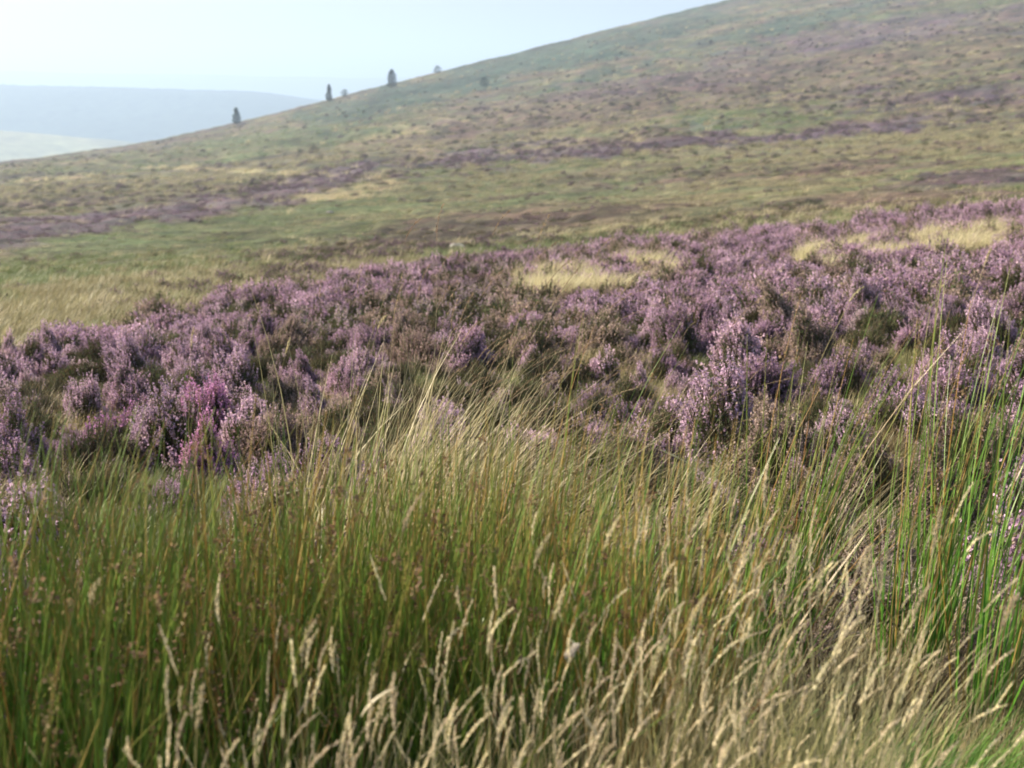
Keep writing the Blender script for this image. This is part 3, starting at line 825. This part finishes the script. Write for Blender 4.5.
def tuft(seed, c0, c1, h, n=46, w=.006, rad=.16):
    G, I = grass_geo(seed, n=n, hmin=h * .6, hmax=h, rad=rad, wind=.35, c0=c0, c1=c1, w=w, spread=.35)
    return G.mesh('tuft', [M_GRASS])
tufts = [tuft(500, (.075, .115, .038), (.145, .17, .068), .34), tuft(501, (.10, .145, .048), (.18, .20, .08), .30),
         tuft(502, (.14, .135, .065), (.25, .22, .12), .38), tuft(503, (.16, .15, .075), (.30, .26, .145), .36),
         tuft(504, (.26, .225, .12), (.42, .36, .22), .45), tuft(505, (.32, .275, .155), (.48, .42, .27), .5)]
x, y = far_points(6, 720, 64000, 19)
W = cover(x, y); inb, gp = belt(x, y); r = np.hypot(x, y)
rg = np.random.default_rng(6)
wg = W[:, 0] + W[:, 1] + W[:, 2] + .12
k = (~inb) & ((gp) | (rg.random(len(x)) < wg)) & (r > 9) & (r < .97 * ridge_r(512 + FE * x / y))
x, y, r, W, gp = x[k], y[k], r[k], W[k], gp[k]
pk = W[:, :3] ** 1.5 + .01; pk /= pk.sum(1, keepdims=True); uu = rg.random(len(x)); cl = (uu > pk[:, 0]).astype(int) + (uu > pk[:, 0] + pk[:, 1]).astype(int)
kid = np.where(gp, 4 + (rg.random(len(x)) < .6), cl * 2 + (rg.random(len(x)) < .5))
scatter('grass_cover', np.column_stack([x, y, ground(x, y)]), jitter_rot(len(x), .08, False), rg.uniform(.7, 1.3, len(x)) * np.clip(r / 70, .9, 3.4), kid, tufts, 'rough moor grass, green to straw, between the heather patches')
# extra blond grass in the gaps of the belt
x, y = far_points(12, 48, 26000, 23, lambda a, b: belt(a, b)[1]); rg = np.random.default_rng(8)
x, y = x[:2600], y[:2600]
fine = [tuft(520 + i, (.34, .30, .16), (.54, .48, .30), .55, n=70, w=.004, rad=.13) for i in range(3)]
scatter('blond_grass', np.column_stack([x, y, ground(x, y)]), jitter_rot(len(x), .08, False), rg.uniform(.45, 1.25, len(x)), rg.integers(0, 3, len(x)), fine, 'blond wind-bent grass in the gaps of the heather')

# short grass between the near plants
shorts = [tuft(540, (.06, .10, .03), (.19, .20, .08), .24, n=60, w=.0026, rad=.13), tuft(541, (.09, .12, .035), (.26, .23, .10), .26, n=60, w=.0024, rad=.13), tuft(542, (.17, .13, .06), (.36, .30, .16), .30, n=60, w=.0022, rad=.12), tuft(543, (.06, .17, .03), (.18, .30, .05), .34, n=60, w=.0026, rad=.12)]
rg = np.random.default_rng(12)
n = 5200; r = rg.uniform(1.2, 11, n); a = rg.uniform(float(az_of(-250)), float(az_of(1270)), n); x = r * np.sin(a); y = r * np.cos(a); u = 512 + FE * np.tan(a)
dry = fbm(x / .8, y / .8, 210, 3)
kid = np.where(dry > .55, 2, np.where(dry > .42, 1, 0)); sgk = (u > 690) | (r < 2.4) | (r > 3.8)
kid = np.where((u > 880) & (r < 3.1) & (rg.random(n) < .75), 3, kid)
x, y, kid = x[sgk], y[sgk], kid[sgk]; n = len(x)
scatter('short_grass', np.column_stack([x, y, ground(x, y)]), jitter_rot(n, .1, False), rg.uniform(.6, 1.15, n), kid, shorts, 'short tangled grass under the rushes and heather')

# ------------------------------------------------------------------ rushes, straw and pale grasses in the foreground
def place(name, parts, x, y, label, cat, group, rot=None, sc=1.0, sink=0.0, tilt=0.0):
    root = bpy.data.objects.new(name, None); COL.objects.link(root); root.empty_display_size = .1
    root.location = (x, y, float(ground(x, y)) - sink); root.rotation_euler = (0, tilt, random.gauss(0, .35) if rot is None else rot); root.scale = (sc,) * 3
    tag(root, label, cat, group)
    for pn, me in parts: link(pn, me, root)
    return root
def where(u):
    return ['far left', 'left of centre', 'middle left', 'middle right', 'right of centre', 'far right'][min(5, max(0, int(u / 171)))]
def label_set(items, fmt):
    """items: (key phrase, u) -> unique labels, ordered left to right inside each phrase"""
    d = {}
    for i, (k, u) in enumerate(items): d.setdefault(k, []).append((u, i))
    res = [None] * len(items)
    for k, L_ in d.items():
        L_.sort()
        for j, (u, i) in enumerate(L_):
            res[i] = fmt % (k if len(L_) == 1 else k) + ('' if len(L_) == 1 else ', ' + ORD[min(j, 12)])
    return res

rushes = []
for i in range(6):
    G, I = rush_geo(600 + i, n=92, hmin=.62, hmax=.95, brown=.13, infl=.24, wind=.08, thick=1.15)
    rushes.append(bundle(G, I, 'stems', 'seed_cluster', M_RUSH, True))
for i in range(2):
    G, I = rush_geo(620 + i, n=85, hmin=.62, hmax=.98, brown=.62, wind=.12, infl=.3, thick=1.15)
    rushes.append(bundle(G, I, 'stems', 'seed_cluster', M_RUSH, True))
tallr = []
for i in range(3):
    G, I = rush_geo(640 + i, n=50, hmin=.85, hmax=1.38, brown=.2, infl=.2, wind=.30, rad=.09, thick=1.1)
    tallr.append(bundle(G, I, 'stems', 'seed_cluster', M_RUSH, True))
def rush_ok(x, y):
    r = np.hypot(x, y); u = 512 + FE * np.tan(np.arctan2(x, y))
    far = np.interp(u, [-200, 0, 300, 500, 650, 690], [3.1, 3.2, 3.5, 3.8, 3.2, 2.6]); near = np.interp(u, [0, 100, 250, 650], [2.3, 2.35, 2.45, 2.6]); return (r < far) & (r > near) & (u < 690) & (u > -160)
rp = dart(2.3, 4.2, float(az_of(-150)), float(az_of(700)), .155, 33, 6000, rush_ok)
its = []
for (x, y) in rp:
    u = 512 + FE * math.tan(math.atan2(x, y)); r = math.hypot(x, y)
    br = random.random() < (.12 if u < 520 else .3)
    row = 'in the front row' if r < 2.75 else 'in the middle row' if r < 3.2 else 'in the back row'
    its.append((x, y, u, br, row))
labs = label_set([(('browning' if t[3] else 'dense green') + ' rush tussock ' + t[4] + ' ' + where(t[2]), t[2]) for t in its], '%s')
for t, lb in zip(its, labs):
    pr = rushes[6 + random.randint(0, 1)] if t[3] else rushes[random.randint(0, 5)]
    place('rush_tussock', pr, t[0], t[1], lb, 'rush', 'rush tussocks in the foreground', sc=random.uniform(.86, 1.1))
for (u, r, sc, k, lb) in [(790, 3.7, .95, 0, 'tall sparse green rush clump right of centre before the dull heather'), (745, 3.5, .72, 1, 'short green rush clump just left of the tall one right of centre'),
        (985, 4.0, 1.0, 2, 'tallest green rush clump at the right edge rising over the heather'), (945, 3.9, .85, 1, 'green rush clump just left of the tallest one at the right edge'), (1035, 3.6, .95, 0, 'rush clump cut off by the right edge of the picture'),
        (700, 3.6, .7, 2, 'thin rush clump at the right end of the green rushes'), (560, 4.2, .9, 1, 'thin rush clump standing among heather above the centre of the rushes'), (820, 4.3, .8, 2, 'thin rush clump behind the tall one right of centre')]:
    x, y, z = at_r(u, r); place('rush_tussock', tallr[k], x, y, lb, 'rush', 'rush tussocks in the foreground', sc=sc)

# straw-coloured moor grass leaning to the right behind the rushes
straw = []
for i in range(4):
    G, I = grass_geo(700 + i, n=60, hmin=.75, hmax=1.2, rad=.12, wind=.18, c0=(.22, .21, .08), c1=(.47, .40, .25), w=.0030, heads=.12, headc=(.30, .22, .14), headlen=(.08, .14), headw=.003, spread=.22)
    straw.append(bundle(G, I, 'blades', 'seed_head', M_GRASS, True))
sp = []
for i in range(28):
    u = random.gauss(345, 60) if i < 18 else random.uniform(-20, 1040); r = random.uniform(3.9, 4.7) if i < 18 else random.uniform(3.8, 5.4)
    x, y, z = at_r(u, r); sp.append((x, y, u, r)) if not (u < 270 and i % 3) and not (u > 620 and i % 3) else None
labs = label_set([('straw-coloured leaning grass tussock %s %s' % ('touching the back of the rushes' if t[3] < 4 else 'rooted among the heather', where(t[2])), t[2]) for t in sp], '%s')
for t, lb in zip(sp, labs): place('grass_tussock', random.choice(straw), t[0], t[1], lb, 'grass', 'straw-coloured grass tussocks behind the rushes', sc=(random.uniform(1.0, 1.3) if t[2] < 480 else random.uniform(.7, 1.0)), rot=random.gauss(0, .25), tilt=random.uniform(.25, .5))

# pale seeding grass along the bottom
pale = []
for i in range(6):
    G, I = grass_geo(740 + i, n=120, hmin=.40, hmax=.76, rad=.11, wind=.05, c0=(.28, .31, .08), c1=(.68, .57, .32), w=.0021, heads=.13, headc=(.74, .64, .43), headlen=(.05, .10), headw=.0019, dn=52, spread=.2)
    pale.append(bundle(G, I, 'blades', 'seed_head', M_GRASS, True))
def pale_ok(x, y):
    r = np.hypot(x, y); u = 512 + FE * np.tan(np.arctan2(x, y))
    far = np.interp(u, [-100, 100, 250, 450, 600, 700, 900, 935], [1.95, 2.15, 2.3, 2.42, 2.55, 2.75, 2.75, 2.1]); return (r < far) & (u > 60) & (u < 950)
pp = dart(1.8, 3.3, float(az_of(-60)), float(az_of(950)), .112, 44, 8000, pale_ok)
its = [(x, y, 512 + FE * math.tan(math.atan2(x, y)), math.hypot(x, y)) for x, y in pp]
labs = label_set([('pale seeding grass clump %s, %s' % ('nearest the camera' if t[3] < 2.05 else 'in the middle of the pale band' if t[3] < 2.6 else 'at the back of the pale band', where(t[2])), t[2]) for t in its], '%s')
for t, lb in zip(its, labs): place('seeding_grass', random.choice(pale), t[0], t[1], lb, 'grass', 'pale seeding grasses along the bottom', sc=random.uniform(.82, 1.12), rot=random.gauss(0, .3))

# single tall stalks with seed heads
def stalk(tip_uv, r, lean, hl, hw, seed, label, hc=(.52, .44, .28), sw=.0013, base_drop=None):
    rg = np.random.default_rng(seed); global rng
    rng = rg
    u, v = tip_uv; k = (v - 384) / F; a = (u - 512) / F
    d = np.array([a, CP - k * SP, -(SP + k * CP)]); d *= r / math.hypot(d[0], d[1]); tip = d
    bx, by = tip[0] - lean, tip[1] + rg.uniform(-.05, .05); bz = float(ground(bx, by))
    m = 12; t = np.linspace(0, 1, m)
    H = tip[2] - bz - hl * .8
    P = np.zeros((1, m, 3)); P[0, :, 0] = lean * .8 * t ** 1.8; P[0, :, 1] = (tip[1] - by) * t; P[0, :, 2] = H * t
    G, I = Geo(), Geo()
    G.sweep(P, (sw * (1 - .5 * t))[None], np.tile(mixc([.20, .20, .08], [.40, .33, .17], t[:, None])[None], (1, 1, 1)), 4)
    seed_heads(I, P, rg, hc, (hl, hl), hw, 130)
    root = bpy.data.objects.new('grass_stalk', None); COL.objects.link(root); root.location = (bx, by, bz); root.empty_display_size = .1
    tag(root, label, 'grass stalk', 'tall single grass stalks')
    link('stem', G.mesh('stem', [M_GRASS]), root); link('seed_head', I.mesh('seed_head', [M_SEED]), root)
ST = [((415, 495), 2.5, .12, .09, .005, 'pale stalk with a knobbly head rising from the rushes left of the middle'),
      ((622, 520), 2.5, .16, .07, .004, 'long thin stalk bending right above the middle of the rushes'),
      ((568, 590), 2.4, .12, .07, .005, 'short pale stalk bending right below the middle'),
      ((545, 535), 2.5, .10, .08, .005, 'pale stalk in the centre just above the brown rushes'),
      ((938, 515), 2.7, .03, .10, .008, 'upright thick buff seed head right of centre over the twigs'),
      ((793, 540), 2.6, .02, .08, .007, 'buff upright seed head left of the thick buff one'),
      ((1022, 598), 2.3, .14, .06, .007, 'buff seed head on a leaning stalk at the right edge'),
      ((920, 585), 2.5, .05, .09, .006, 'straight pale head right of the cluster of seed heads'),
      ((885, 555), 2.6, .05, .09, .006, 'tallest pale head in the right-hand cluster'),
      ((868, 550), 2.6, .04, .10, .006, 'pale head just left of the tallest in the right-hand cluster'),
      ((822, 570), 2.6, .03, .09, .006, 'pale head on the left side of the right-hand cluster'),
      ((100, 575), 2.4, .10, .06, .005, 'small drooping straw head among the green rushes at left'),
      ((305, 622), 2.3, .04, .09, .006, 'upright grey-white head low at left'),
      ((200, 690), 2.1, .04, .08, .006, 'pale head near the bottom left'),
      ((390, 685), 2.1, .12, .09, .006, 'thick pale leaning head near the bottom left of centre'),
      ((658, 640), 2.2, .04, .08, .006, 'pale curved head at the bottom just right of the middle'),
      ((700, 600), 2.4, .10, .08, .006, 'pale head bending right at the left end of the right-hand cluster'),
      ((1005, 250), 3.8, .25, .05, .003, 'very long thin stalk reaching highest at the right edge', ),
      ((880, 285), 3.8, .40, .06, .003, 'very long leaning stalk crossing the heather right of centre'),
      ((395, 315), 4.0, .25, .05, .004, 'lone straw stalk reaching above the heather left of centre'),
      ((300, 340), 4.2, .22, .05, .003, 'thin straw stalk crossing the heather at left'),
      ((195, 330), 4.2, .07, .06, .004, 'pale upright stalk in front of the green heather at left')]
for i, s in enumerate(ST): stalk(*s[:5], 800 + i, s[5])

# bare grey twigs of dead heather
def twigs(name, x, y, h, w, seed, label, c=(.26, .22, .18)):
    rg = np.random.default_rng(seed); global rng
    rng = rg
    G = Geo(); nb = 22
    a = rg.uniform(0, 6.28, nb); m = 7; t = np.linspace(0, 1, m)
    P = np.zeros((nb, m, 3)); L_ = rg.uniform(.5, 1, nb)
    for k in range(m):
        P[:, k, 0] = np.cos(a) * w * .5 * L_ * t[k]; P[:, k, 1] = np.sin(a) * w * .5 * L_ * t[k]; P[:, k, 2] = h * L_ * t[k] ** .8 - .01
    P[:, 1:] += np.cumsum(rg.normal(size=(nb, m - 1, 3)) * .010, 1)
    G.sweep(P, np.tile(.0030 * (1 - .75 * t)[None], (nb, 1)), np.tile(np.array(c), (nb, m, 1)) * rg.uniform(.6, 1.3, (nb, 1, 1)), 3)
    sub = []
    for b in range(nb):
        for q in range(9):
            j = rg.integers(2, m - 1); s = P[b, j]; d = (P[b, j + 1] - P[b, j]); d /= np.linalg.norm(d); d = d + rg.normal(size=3) * .55; ln = rg.uniform(.04, .11)
            pts_ = [s, s + d * ln * .4, s + d * ln * .7 + rg.normal(size=3) * .006, s + d * ln + rg.normal(size=3) * .01]; sub.append(pts_)
    sub = np.array(sub)
    F_ = Geo(); F_.sweep(sub, np.tile([[.0015, .0012, .001, .0005]], (len(sub), 1)), np.tile(np.array(c) * 1.1, (len(sub), 4, 1)) * rg.uniform(.6, 1.3, (len(sub), 1, 1)), 3)
    root = bpy.data.objects.new(name, None); COL.objects.link(root); root.location = (x, y, float(ground(x, y))); root.empty_display_size = .1
    tag(root, label, 'dead heather', 'dead heather skeletons')
    link('branches', G.mesh('branches', [M_WOOD]), root); link('twigs', F_.mesh('twigs', [M_WOOD]), root)
TW = [(25, 4.0, .42, .5, 'bare grey dead heather at the left edge behind the rushes'), (690, 4.2, .38, .5, 'grey dead heather twigs just right of the green rushes'),
      (905, 4.5, .40, .6, 'spreading grey dead heather under the thick buff seed head'), (860, 4.7, .34, .5, 'grey dead heather left of the spreading one at right'), (960, 4.4, .32, .5, 'pale dead twigs at right between two rush clumps'),
      (640, 4.3, .40, .5, 'grey dead heather among pink heather right of centre'), (830, 4.0, .4, .5, 'dead heather twigs behind the tall rushes right of centre'), (120, 4.3, .4, .45, 'dead grey twigs below the magenta heather at left')]
for i, (u, r, h, w, lb) in enumerate(TW):
    x, y, z = at_r(u, r); twigs('dead_heather', x, y, h, w, 900 + i, lb)

# small things caught in the grass
def wool(u, v, r):
    rg = np.random.default_rng(77); global rng
    rng = rg
    k = (v - 384) / F; a = (u - 512) / F
    d = np.array([a, CP - k * SP, -(SP + k * CP)]); d *= r / math.hypot(d[0], d[1])
    G = Geo(); n = 340
    q = rdir(n) * (rg.random((n, 1)) ** .5) * np.array([.012, .008, .006]); q[:, 2] += q[:, 0] * .5 + (q[:, 0] > .003) * .006
    U = rdir(n) * .0045; G.quads(q, U, np.cross(U, rdir(n)) * .6, np.tile([[.74, .68, .55]], (n, 1)) * rg.uniform(.8, 1.1, (n, 1)))
    P = np.zeros((14, 5, 3)); P[:, 0] = rdir(14) * .008
    for j in range(1, 5): P[:, j] = P[:, j - 1] + rg.normal(size=(14, 3)) * .003
    G.sweep(P, np.full((14, 5), .0006), np.tile([[[.72, .68, .58]]], (14, 5, 1)), 3)
    o = link('wool_tuft', G.mesh('wool_tuft', [M_SEED])); o.location = d
    tag(o, 'small white tuft of wool caught in the grass near the bottom centre', 'wool')
wool(572, 652, 2.25)
def dryleaf(u, v, r, ln, ang, label, seed):
    rg = np.random.default_rng(seed); global rng
    rng = rg
    k = (v - 384) / F; a = (u - 512) / F
    d = np.array([a, CP - k * SP, -(SP + k * CP)]); d *= r / math.hypot(d[0], d[1])
    m = 9; t = np.linspace(-1, 1, m); P = np.zeros((1, m, 3))
    P[0, :, 0] = t * ln * .5 * math.cos(ang) + .08 * ln * t ** 2; P[0, :, 2] = t * ln * .5 * math.sin(ang) - .05 * ln * t ** 2; P[0, :, 1] = .1 * ln * t
    G = Geo(); G.sweep(P, (.0026 * (1 - .8 * np.abs(t) ** 2))[None], np.tile([[[.60, .53, .38]]], (1, m, 1)), 4)
    o = link('dry_leaf', G.mesh('dry_leaf', [M_GRASS])); o.location = d; tag(o, label, 'dry leaf', 'dry bleached leaves caught in the plants')
for i, s in enumerate([(588, 722, 2.1, .07, R_(-62), 'bleached curved dry leaf at the bottom just right of centre'), (300, 490, 3.4, .13, R_(8), 'bleached bent blade lying across the rush tips at left'),
        (672, 455, 3.6, .10, R_(-28), 'broken dry blade slanting down over the heather right of centre'), (235, 540, 3.0, .03, R_(-10), 'short white dry leaf scrap among the rush tips at left'), (262, 540, 3.0, .03, R_(-25), 'tiny white scrap of dry leaf right of the other scrap'),
        (375, 700, 2.05, .07, R_(38), 'wide pale dry blade at the bottom left of centre')]): dryleaf(*s, 950 + i)
